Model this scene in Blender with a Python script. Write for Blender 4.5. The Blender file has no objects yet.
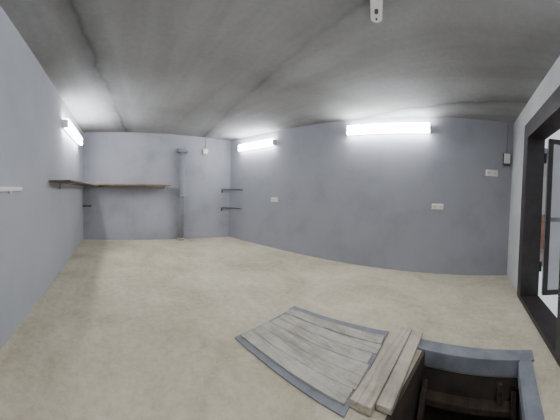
import bpy, bmesh, math, random
from mathutils import Matrix, Vector
random.seed(7)
S=bpy.context.scene
# ---------------------------------------------------------------- materials
def nodes(name):
    m=bpy.data.materials.new(name); m.use_nodes=True
    nt=m.node_tree; return m,nt,nt.nodes['Principled BSDF']
def N(nt,t,**k):
    n=nt.nodes.new(t)
    for a,b in k.items(): setattr(n,a,b)
    return n
def ramp(nt,fac,stops):
    r=N(nt,'ShaderNodeValToRGB'); e=r.color_ramp.elements
    e[0].position=stops[0][0]; e[0].color=(*stops[0][1],1)
    e[1].position=stops[-1][0]; e[1].color=(*stops[-1][1],1)
    for p,c in stops[1:-1]:
        x=e.new(p); x.color=(*c,1)
    nt.links.new(fac,r.inputs[0]); return r.outputs[0]
def noise(nt,scale,detail=5,rough=.55,vec=None,dist=0):
    n=N(nt,'ShaderNodeTexNoise'); n.inputs['Scale'].default_value=scale; n.inputs['Detail'].default_value=detail
    n.inputs['Roughness'].default_value=rough; n.inputs['Distortion'].default_value=dist
    if vec: nt.links.new(vec,n.inputs['Vector'])
    return n.outputs[0]
def coords(nt,scale=(1,1,1),rot=(0,0,0)):
    t=N(nt,'ShaderNodeTexCoord'); m=N(nt,'ShaderNodeMapping'); m.inputs['Scale'].default_value=scale; m.inputs['Rotation'].default_value=rot
    nt.links.new(t.outputs['Object'],m.inputs[0]); return m.outputs[0]
def mix(nt,f,a,b,mode='MIX'):
    m=N(nt,'ShaderNodeMix',data_type='RGBA',blend_type=mode)
    for s,v in ((0,f),(6,a),(7,b)):
        if isinstance(v,(int,float)): m.inputs[s].default_value=v
        elif isinstance(v,tuple): m.inputs[s].default_value=(*v,1)
        else: nt.links.new(v,m.inputs[s])
    return m.outputs[2]
def bump(nt,b,h,strength,dist=.01):
    n=N(nt,'ShaderNodeBump'); n.inputs['Strength'].default_value=strength; n.inputs['Distance'].default_value=dist
    nt.links.new(h,n.inputs['Height']); nt.links.new(n.outputs[0],b.inputs['Normal'])
def plaster(name,c,var=.06,sc=1.5,rough=.8,bs=.3):
    m,nt,b=nodes(name); v=coords(nt)
    lo=tuple(x*(1-var*2) for x in c); hi=tuple(min(1,x*(1+var)) for x in c)
    col=ramp(nt,noise(nt,sc,6,.6,v),[(.3,lo),(.5,c),(.75,hi)])
    nt.links.new(col,b.inputs['Base Color']); b.inputs['Roughness'].default_value=rough
    bump(nt,b,noise(nt,35,6,.7,v),bs,.004); return m
def plain(name,c,rough=.5,metal=0,var=.08,sc=12):
    m,nt,b=nodes(name); v=coords(nt)
    col=ramp(nt,noise(nt,sc,4,.6,v),[(.3,tuple(x*(1-var) for x in c)),(.7,tuple(min(1,x*(1+var)) for x in c))])
    nt.links.new(col,b.inputs['Base Color']); b.inputs['Roughness'].default_value=rough; b.inputs['Metallic'].default_value=metal; return m
def wood(name,c1,c2,axis=1,rough=.75):
    m,nt,b=nodes(name); s=[14,14,14]; s[axis]=1.2
    v=coords(nt,tuple(s)); n=noise(nt,1.6,6,.65,v,.6); v2=coords(nt)
    g=ramp(nt,n,[(.3,c1),(.55,c2),(.75,tuple(x*.85 for x in c2))])
    d=ramp(nt,noise(nt,5,6,.7,v2),[(.35,(.62,.60,.57)),(.62,(1,1,1))])
    nt.links.new(mix(nt,.85,g,d,'MULTIPLY'),b.inputs['Base Color']); b.inputs['Roughness'].default_value=rough
    bump(nt,b,n,.4,.004); return m
def emit(name,c,s):
    m=bpy.data.materials.new(name); m.use_nodes=True; nt=m.node_tree; b=nt.nodes['Principled BSDF']
    b.inputs['Base Color'].default_value=(1,1,1,1)
    b.inputs['Emission Color'].default_value=(*c,1); b.inputs['Emission Strength'].default_value=s; return m

M_wall=plaster('painted_plaster_grey',(.350,.360,.402),.06,1.6)
M_wallB=plaster('painted_plaster_grey_stained',(.345,.355,.395),.08,1.9)
M_wallL=plaster('painted_plaster_light_grey',(.41,.427,.468),.06,1.0)
M_wallF=plaster('painted_plaster_whitish',(.55,.56,.58),.05,2)
def floor_mat():
    m,nt,b=nodes('cement_screed_beige'); v=coords(nt)
    c=ramp(nt,noise(nt,1.1,9,.68,v,.5),[(.32,(.46,.405,.285)),(.48,(.59,.54,.405)),(.68,(.73,.68,.54))])
    d=ramp(nt,noise(nt,16,8,.8,v),[(.38,(.80,.78,.73)),(.56,(1,1,1))])
    c=mix(nt,.8,c,d,'MULTIPLY')
    vs=coords(nt,(7,1.1,1),(0,0,math.radians(24)))
    k=ramp(nt,noise(nt,1.0,7,.65,vs,.6),[(.38,(.88,.87,.84)),(.56,(1,1,1))])
    c=mix(nt,.6,c,k,'MULTIPLY')
    nt.links.new(c,b.inputs['Base Color']); b.inputs['Roughness'].default_value=.92
    bump(nt,b,noise(nt,14,8,.75,v),.55,.012); return m
M_floor=floor_mat()
def ceil_mat():
    m,nt,b=nodes('raw_concrete_ceiling'); v=coords(nt)
    base=ramp(nt,noise(nt,.7,5,.55,v,.2),[(.3,(.25,.245,.243)),(.5,(.325,.325,.325)),(.7,(.385,.385,.39))])
    sp=ramp(nt,noise(nt,18,6,.75,v),[(.35,(.84,.84,.84)),(.6,(1,1,1))])
    c=mix(nt,.6,base,sp,'MULTIPLY')
    vs=coords(nt,(4.0,.45,1),(0,0,math.radians(7)))
    st=ramp(nt,noise(nt,1.0,5,.6,vs,.2),[(.38,(.76,.76,.76)),(.55,(1,1,1))])
    c=mix(nt,.45,c,st,'MULTIPLY')
    t=N(nt,'ShaderNodeTexCoord'); sx=N(nt,'ShaderNodeSeparateXYZ'); nt.links.new(t.outputs['Object'],sx.inputs[0])
    nz=noise(nt,2.2,5,.6,v)
    a=N(nt,'ShaderNodeMath',operation='MULTIPLY_ADD'); nt.links.new(nz,a.inputs[0]); a.inputs[1].default_value=.20; nt.links.new(sx.outputs[0],a.inputs[2])
    a1=N(nt,'ShaderNodeMath',operation='MULTIPLY_ADD'); nt.links.new(sx.outputs[1],a1.inputs[0]); a1.inputs[1].default_value=-.13; nt.links.new(a.outputs[0],a1.inputs[2])
    a2=N(nt,'ShaderNodeMath',operation='ADD'); nt.links.new(a1.outputs[0],a2.inputs[0]); a2.inputs[1].default_value=.47
    pp=N(nt,'ShaderNodeMath',operation='PINGPONG'); nt.links.new(a2.outputs[0],pp.inputs[0]); pp.inputs[1].default_value=.925
    j=ramp(nt,pp.outputs[0],[(0,(.28,.28,.29)),(.04,(.58,.58,.59)),(.22,(1,1,1))])
    patch=ramp(nt,noise(nt,.9,4,.6,coords(nt,(1,.5,1))),[(.30,(.25,.25,.25)),(.5,(1,1,1))])
    c2=mix(nt,.9,c,j,'MULTIPLY')
    c=mix(nt,patch,c,c2)
    nt.links.new(c,b.inputs['Base Color']); b.inputs['Roughness'].default_value=.9
    bump(nt,b,noise(nt,20,8,.7,v),.4,.008); return m
M_ceil=ceil_mat()
M_lampbody=plain('lamp_white_steel',(.85,.85,.85),.4)
M_tube=emit('fluorescent_glow',(.95,.97,1.0),57)
M_board=wood('weathered_pallet_wood',(.32,.295,.25),(.54,.51,.44),1)
M_plank=wood('plank_wood',(.34,.29,.23),(.55,.50,.41),0)
M_shelf=wood('shelf_pine',(.14,.08,.035),(.30,.19,.09),0)
M_shelfY=wood('shelf_pine_dark',(.07,.05,.03),(.16,.11,.07),1)
M_dark=plain('bracket_dark_steel',(.06,.06,.065),.5,.3)
M_rim=plain('steel_painted_bluegrey',(.20,.212,.24),.7,0,.25,6)
M_frame=plain('door_frame_black_paint',(.034,.028,.028),.5,0,.3,8)
M_leaf=plain('door_leaf_galvanised',(.58,.59,.61),.5,0,.06,3)
M_pipe=plain('pipe_grey_paint',(.25,.26,.295),.85)
M_white=plain('white_plastic',(.85,.85,.83),.4)
M_ivory=plain('ivory_plastic',(.86,.84,.74),.4)
M_black=plain('black_plastic',(.02,.02,.02),.5)
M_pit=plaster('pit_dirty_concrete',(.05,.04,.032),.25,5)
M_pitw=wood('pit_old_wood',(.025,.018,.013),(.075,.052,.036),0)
M_ground=plaster('trodden_ground',(.33,.26,.22),.15,2)
M_brick=plaster('outside_brick',(.34,.20,.15),.2,9)
M_render=plaster('outside_render',(.45,.45,.45),.1,3)

# ---------------------------------------------------------------- mesh helpers
class B:
    def __init__(s,name): s.name=name; s.bm=bmesh.new(); s.mats=[]
    def mi(s,m):
        if m not in s.mats: s.mats.append(m)
        return s.mats.index(m)
    def _add(s,verts,m):
        fs=set()
        for v in verts:
            for f in v.link_faces: fs.add(f)
        i=s.mi(m)
        for f in fs: f.material_index=i
    def box(s,c,d,m,rz=0,rx=0,ry=0,bev=0):
        r=bmesh.ops.create_cube(s.bm,size=1); vs=r['verts']
        bmesh.ops.scale(s.bm,vec=Vector(d),verts=vs)
        if bev:
            es=list({e for v in vs for e in v.link_edges})
            q=bmesh.ops.bevel(s.bm,geom=es,offset=bev,segments=2,profile=.5,affect='EDGES')
            vs=list({v for f in q['faces'] for v in f.verts})
            st=list(vs); seen=set(vs)
            while st:
                v=st.pop()
                for e in v.link_edges:
                    o=e.other_vert(v)
                    if o not in seen: seen.add(o); st.append(o)
            vs=list(seen)
        mt=Matrix.Translation(c)@Matrix.Rotation(rz,4,'Z')@Matrix.Rotation(ry,4,'Y')@Matrix.Rotation(rx,4,'X')
        bmesh.ops.transform(s.bm,matrix=mt,verts=vs); s._add(vs,m); return vs
    def cyl(s,p,q,r,m,seg=24,r2=None):
        p=Vector(p);q=Vector(q);d=q-p
        x=bmesh.ops.create_cone(s.bm,cap_ends=True,segments=seg,radius1=r,radius2=r if r2 is None else r2,depth=d.length)
        mt=Matrix.Translation((p+q)/2)@d.to_track_quat('Z','Y').to_matrix().to_4x4()
        bmesh.ops.transform(s.bm,matrix=mt,verts=x['verts']); s._add(x['verts'],m)
    def prism(s,pts,z0,z1,m):
        a=[s.bm.verts.new((x,y,z0)) for x,y in pts]; b=[s.bm.verts.new((x,y,z1)) for x,y in pts]
        s.bm.faces.new(a[::-1]); s.bm.faces.new(b); n=len(pts)
        for i in range(n): s.bm.faces.new((a[i],a[(i+1)%n],b[(i+1)%n],b[i]))
        s._add(a+b,m)
    def done(s,loc=None,rz=0,smooth=False,parent=None):
        bmesh.ops.recalc_face_normals(s.bm,faces=s.bm.faces)
        me=bpy.data.meshes.new(s.name); s.bm.to_mesh(me); s.bm.free()
        for m in s.mats: me.materials.append(m)
        o=bpy.data.objects.new(s.name,me); S.collection.objects.link(o)
        if loc: o.location=loc
        o.rotation_euler=(0,0,rz)
        if smooth:
            for p in me.polygons: p.use_smooth=len(p.vertices)==4
        return o
# ---------------------------------------------------------------- room
H=2.5
A=Vector((-.83,5.60)); Bc=Vector((2.80,5.65)); C=Vector((3.96,-.21)); E=Vector((-.83,-.892))
def wall_piece(b,p,q,z0,z1,t,m):
    d=(q-p).normalized(); n=Vector((-d.y,d.x))
    pts=[p,q,q+n*t,p+n*t]
    b.prism([(v.x,v.y) for v in pts],z0,z1,m)
T=.2
b=B('wall_left'); wall_piece(b,E,A,0,H,T,M_wallL); b.done()
b=B('wall_back'); wall_piece(b,A+Vector((-T,0)),Bc+Vector((T*1.1,0)),0,H,T,M_wallB); b.done()
b=B('wall_right'); wall_piece(b,Bc,C,0,H,T,M_wall); b.done()
df=(E-C).normalized(); nf=Vector((-df.y,df.x))
def F(s,off=0): return C+df*s+nf*off
W0,W1=.92,2.32; DH=2.12
b=B('wall_front')
wall_piece(b,C-df*T,F(W0),0,H,T,M_wallF); wall_piece(b,F(W1),E+df*T,0,H,T,M_wallF); wall_piece(b,F(W0),F(W1),DH,H,T,M_wallF); b.done()
b=B('ceiling'); b.prism([(-1.05,-1.15),(4.25,-.42),(4.2,0),(3.05,5.9),(-1.05,5.9)],H,H+.15,M_ceil); b.done()
px0,px1,py0,py1=.70,1.80,-.22,.52
b=B('floor')
fr=lambda x:-.21+.1423*(x-3.96)
for pts in ([(-.83,py1),(3.82,py1),(2.80,5.65),(-.83,5.60)],
            [(-.83,fr(-.83)),(px0,fr(px0)),(px0,py1),(-.83,py1)],
            [(px1,fr(px1)),(3.96,-.21),(3.815,py1),(px1,py1)],
            [(px0,fr(px0)),(px1,fr(px1)),(px1,py0),(px0,py0)]):
    b.prism(pts,-.12,0,M_floor)
b.done()
# ---------------------------------------------------------------- inspection pit
b=B('inspection_pit')
D=-1.5; w=.08
cx=(px0+px1)/2; cy=(py0+py1)/2
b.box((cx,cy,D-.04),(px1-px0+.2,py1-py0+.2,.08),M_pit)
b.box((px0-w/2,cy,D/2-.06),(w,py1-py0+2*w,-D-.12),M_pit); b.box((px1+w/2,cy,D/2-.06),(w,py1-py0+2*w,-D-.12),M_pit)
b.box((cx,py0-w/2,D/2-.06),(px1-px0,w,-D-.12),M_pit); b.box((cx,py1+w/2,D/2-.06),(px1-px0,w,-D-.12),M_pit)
b.box((px1+.055,cy-.01,.006),(.13,py1-py0+.20,.014),M_rim)
b.box((cx,py0-.045,.006),(px1-px0-.02,.09,.012),M_rim)
b.box((px1-.006,cy,-.05),(.012,py1-py0,.11),M_rim); b.box((cx,py0+.006,-.05),(px1-px0,.012,.11),M_rim); b.box((cx,py1-.012,-.06),(px1-px0,.024,.12),M_pitw)
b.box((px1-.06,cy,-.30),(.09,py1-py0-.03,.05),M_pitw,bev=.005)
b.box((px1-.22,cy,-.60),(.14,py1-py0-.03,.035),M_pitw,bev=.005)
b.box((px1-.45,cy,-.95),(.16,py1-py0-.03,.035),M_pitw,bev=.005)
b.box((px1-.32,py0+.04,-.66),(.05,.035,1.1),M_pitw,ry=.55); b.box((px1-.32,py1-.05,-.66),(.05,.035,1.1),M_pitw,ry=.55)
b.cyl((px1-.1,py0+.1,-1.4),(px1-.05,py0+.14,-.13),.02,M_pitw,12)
b.done()
# ---------------------------------------------------------------- hatch cover
P1,P2,P3,P4=[Vector(p) for p in ((.90,1.66),(1.68,1.80),(1.90,.86),(1.03,.70))]
b=B('wooden_hatch_cover')
def quad(u,v): return (P1.lerp(P2,u)).lerp(P4.lerp(P3,u),v)
def qp(u0,u1,v0,v1,z0,z1,m):
    b.prism([tuple(quad(*t)) for t in ((u0,v1),(u1,v1),(u1,v0),(u0,v0))],z0,z1,m)
qp(0,.075,0,1,0.001,.010,M_rim); qp(.89,1,-.02,1,0.001,.010,M_rim); qp(.075,.89,0,.05,0.001,.010,M_rim); qp(.075,.89,.95,1,.001,.010,M_rim)
nb=6
for i in range(nb):
    u0=.065+i*.835/nb; u1=u0+.835/nb-.006
    e0=.030+random.uniform(-.02,.025); e1=.985+random.uniform(-.02,.02)
    qp(u0,u1,e0,e1,.010,.020+random.uniform(-.003,.004),M_board)
b.done()
b=B('wooden_plank')
b.box((0,0,.035),(.86,.13,.045),M_plank,bev=.004)
b.box((.02,-.115,.03),(.80,.09,.035),M_plank,bev=.004)
b.done(loc=(1.53,.69,0),rz=.10)
# ---------------------------------------------------------------- fluorescent lamps
def lamp(mid,dirv,L,z,hh=.13):
    b=B('fluorescent_lamp')
    b.box((0,.015,0),(L,.03,hh*.75),M_lampbody,bev=.006)
    b.box((L/2-.015,.055,0),(.03,.08,hh*.7),M_lampbody,bev=.008); b.box((-L/2+.015,.055,0),(.03,.08,hh*.7),M_lampbody,bev=.008)
    for s in (-1,1): b.cyl((-L/2+.03,.075,s*hh*.26),(L/2-.03,.075,s*hh*.26),.033,M_tube,10)
    a=math.atan2(dirv.y,dirv.x)
    return b.done(loc=(mid[0],mid[1],z),rz=a,smooth=True)
dr=(C-Bc).normalized()
def R(y,off=0):
    x=2.80+.19795*(5.65-y); n=Vector((dr.y,-dr.x))
    return Vector((x,y))+n*off
lamp(R(4.70),-dr,1.16,2.25,.16)
lamp(R(1.80),-dr,1.44,2.30,.18)
lamp((-.829,4.12),Vector((0,-1)),1.35,2.13,.17)
lamp((.45,fr(.45)),Vector((-df.x,-df.y)),1.2,2.2,.13)  # extra unseen lamp on the front wall, added to brighten the room
# ---------------------------------------------------------------- shelves & wall things
b=B('corner_shelf')
b.box((.16,5.42,1.29),(1.97,.34,.03),M_shelf,bev=.003)
b.box((-.69,4.0,1.275),(.27,2.5,.025),M_shelfY,bev=.003)
for x in (.35,1.05):
    b.box((x,5.58,1.22),(.02,.02,.11),M_wall); b.box((x,5.47,1.267),(.02,.2,.014),M_wall)
b.box((-.40,5.44,1.262),(.10,.30,.022),M_dark)
b.box((-.82,3.3,1.22),(.02,.03,.08),M_wallL); b.box((-.71,3.3,1.256),(.22,.03,.014),M_wallL)
b.done()
b=B('small_ledge'); b.box((-.73,5.50,.80),(.19,.17,.03),M_shelfY,bev=.003); b.box((-.79,5.50,.76),(.03,.15,.05),M_wallL); b.done()
for z in (1.22,.75):
    b=B('metal_corner_bracket')
    q0=R(5.15); q1=R(5.60); ir=lambda p,o:(p.x+dr.y*o,p.y-dr.x*o)
    b.prism([ir(q0,.003),ir(q0,.035),ir(q1,.035),ir(q1,.003)],z,z+.035,M_pipe)
    b.box((2.66,5.615,z+.018),(.24,.03,.035),M_pipe)
    b.cyl((2.57,5.60,z+.018),(q0.x-.02,5.16,z+.018),.009,M_dark,10)
    b.box((2.57,5.63,z-.02),(.025,.02,.1),M_dark)
    b.done()
b=B('wall_rail'); b.box((-.815,1.35,1.18),(.028,1.1,.035),M_white,bev=.004)
for y in (.9,1.3,1.7): b.box((-.822,y,1.155),(.014,.03,.03),M_white)
b.done()
b=B('vent_pipe')
b.cyl((1.47,5.53,0),(1.47,5.53,2.08),.062,M_pipe,32)
b.cyl((1.47,5.53,0),(1.47,5.53,.05),.085,M_floor,32)
b.cyl((1.47,5.53,1.02),(1.47,5.53,1.08),.07,M_pipe,32)
b.box((1.47,5.54,2.10),(.26,.18,.05),M_pipe,bev=.01); b.box((1.47,5.60,2.15),(.20,.06,.06),M_pipe,bev=.005)
b.done(smooth=True)
b=B('junction_box')
b.box((2.08,5.615,2.15),(.13,.05,.13),M_ivory,bev=.012); b.cyl((2.08,5.59,2.15),(2.08,5.583,2.15),.045,M_white,24); b.cyl((2.08,5.63,2.21),(2.08,5.63,2.49),.009,M_pipe,8)
b.done()
def outlet(y,z,L=.2,h=.1,n=2):
    b=B('power_outlet')
    b.box((0,.008,0),(L,.016,h),M_ivory,bev=.005)
    for i in range(n):
        x=(i-(n-1)/2)*L/n
        b.box((x,.018,0),(L/n-.014,.012,h-.016),M_white,bev=.004)
        b.cyl((x,.0235,0),(x,.026,0),.032,M_ivory,24)
        for s in (-1,1): b.cyl((x+s*.010,.0255,0),(x+s*.010,.0275,0),.006,M_black,10)
    p=R(y); return b.done(loc=(p.x,p.y,z),rz=math.atan2(-dr.y,-dr.x))
outlet(4.11,1.04,.20,.09); outlet(.94,1.07,.19,.09); outlet(.115,1.655,.20,.105)
b=B('electric_meter_box')
b.box((0,.03,0),(.12,.06,.20),M_dark,bev=.008); b.box((0,.063,.01),(.10,.01,.16),M_white,bev=.003)
b.cyl((0,.012,.1),(0,.012,.58),.008,M_pipe,8); b.cyl((0,.012,-.1),(.06,.012,-.14),.007,M_pipe,8)
p=R(-.11); b.done(loc=(p.x,p.y,1.89),rz=math.atan2(-dr.y,-dr.x))
b=B('ceiling_hanger_plate')
pts=[]
for i in range(13):
    t=-math.pi/2+math.pi*i/12; pts.append((.10+.042*math.cos(t),.042*math.sin(t)))
for i in range(13):
    t=math.pi/2+math.pi*i/12; pts.append((-.14+.042*math.cos(t),.042*math.sin(t)))
b.prism(pts,-.012,0,M_white)
b.cyl((.02,0,-.03),(.02,0,-.008),.014,M_dark,16); b.cyl((.10,0,-.02),(.10,0,-.01),.008,M_dark,12)
b.done(loc=(1.46,.87,H),rz=math.atan2(.81,1.46))
# ---------------------------------------------------------------- door
b=B('door_1')
af=math.atan2(df.y,df.x)
def fb(s,o,z,L,t,h,m,bev=0,rz=0):
    p=F(s,o); b.box((p.x,p.y,z),(L,t,h),m,rz=af+rz,bev=bev)
fw=.13
fb(W0+fw/2,.085,DH/2,fw,.23,DH,M_frame,.004); fb(W1-fw/2,.085,DH/2,fw,.23,DH,M_frame,.004)
fb((W0+W1)/2,.085,DH-fw/2,W1-W0-.002,.228,fw,M_frame,.004); fb((W0+W1)/2,.085,.03,W1-W0-.002,.226,.06,M_frame,.004)
fb(W0-.03,-.012,DH/2+.03,.09,.02,DH+.06,M_frame,.003); fb((W0+W1)/2,-.012,DH+.03,W1-W0+.15,.02,.09,M_frame,.003); fb(W1+.03,-.012,DH/2+.03,.09,.02,DH+.06,M_frame,.003)
h0=F(W0+fw+.02,.24)
ld=(nf.normalized()*1+df*.10).normalized(); la=math.atan2(ld.y,ld.x); LW=1.1
def lb(a,o,z,L,t,h,m,bev=0):
    n=Vector((-ld.y,ld.x)); p=h0+ld*a+n*o; b.box((p.x,p.y,z),(L,t,h),m,rz=la,bev=bev)
lb(LW/2,0,1.03,LW,.04,1.92,M_leaf,.004)
for sgn in (-1,1):
    lb(LW/2,sgn*.024,1.97,LW,.012,.06,M_frame); lb(LW/2,sgn*.024,.10,LW,.012,.06,M_frame); lb(LW/2,sgn*.024,1.0,LW,.012,.05,M_rim)
    lb(.03,sgn*.024,1.03,.06,.012,1.92,M_frame); lb(LW-.03,sgn*.024,1.03,.06,.012,1.92,M_frame)
for z in (.35,1.7): 
    p=F(W0+fw-.01,.215); b.cyl((p.x,p.y,z),(p.x,p.y,z+.12),.018,M_frame,12)
b.done()
b=B('ground_outside'); b.prism([(-6,-12),(10,-12),(10,-.62),(-.8,-1.4),(-6,-1.4)],-.10,-.02,M_ground); b.done()
b=B('brick_shed_outside'); b.box((7.5,-3.0,.45),(2.0,4.6,.94),M_brick); b.box((7.5,-3.0,1.75),(1.96,4.56,1.66),M_render); b.box((7.5,-3.0,2.64),(2.4,4.9,.12),M_rim); b.box((6.48,-3.6,.9),(.03,.9,1.8),M_frame); b.done()
# ---------------------------------------------------------------- world
w=bpy.data.worlds.new('overcast_sky'); S.world=w; w.use_nodes=True
w.node_tree.nodes['Background'].inputs[0].default_value=(.86,.92,1,1); w.node_tree.nodes['Background'].inputs[1].default_value=.9
# ---------------------------------------------------------------- camera (phone panorama: cylindrical projection)
cam=bpy.data.cameras.new('camera'); co=bpy.data.objects.new('camera',cam); S.collection.objects.link(co); S.camera=co
cam.type='PANO'; cam.panorama_type='CENTRAL_CYLINDRICAL'
FP=241; CY=201.5
cam.central_cylindrical_range_u_min=-280/FP; cam.central_cylindrical_range_u_max=280/FP
cam.central_cylindrical_range_v_min=-(420-CY)/FP; cam.central_cylindrical_range_v_max=CY/FP
cam.central_cylindrical_radius=1.0; cam.clip_start=.02
yaw=math.radians(38.3); taz=math.radians(-9.2)
dt=Vector((math.sin(taz),math.cos(taz),0)); ax=dt.cross(Vector((0,0,1)))
Mx=Matrix.Rotation(math.radians(-2.75),4,ax)@Matrix.Rotation(-yaw,4,'Z')@Matrix.Rotation(math.pi/2,4,'X')
co.matrix_world=Matrix.Translation((0,0,1.17))@Mx
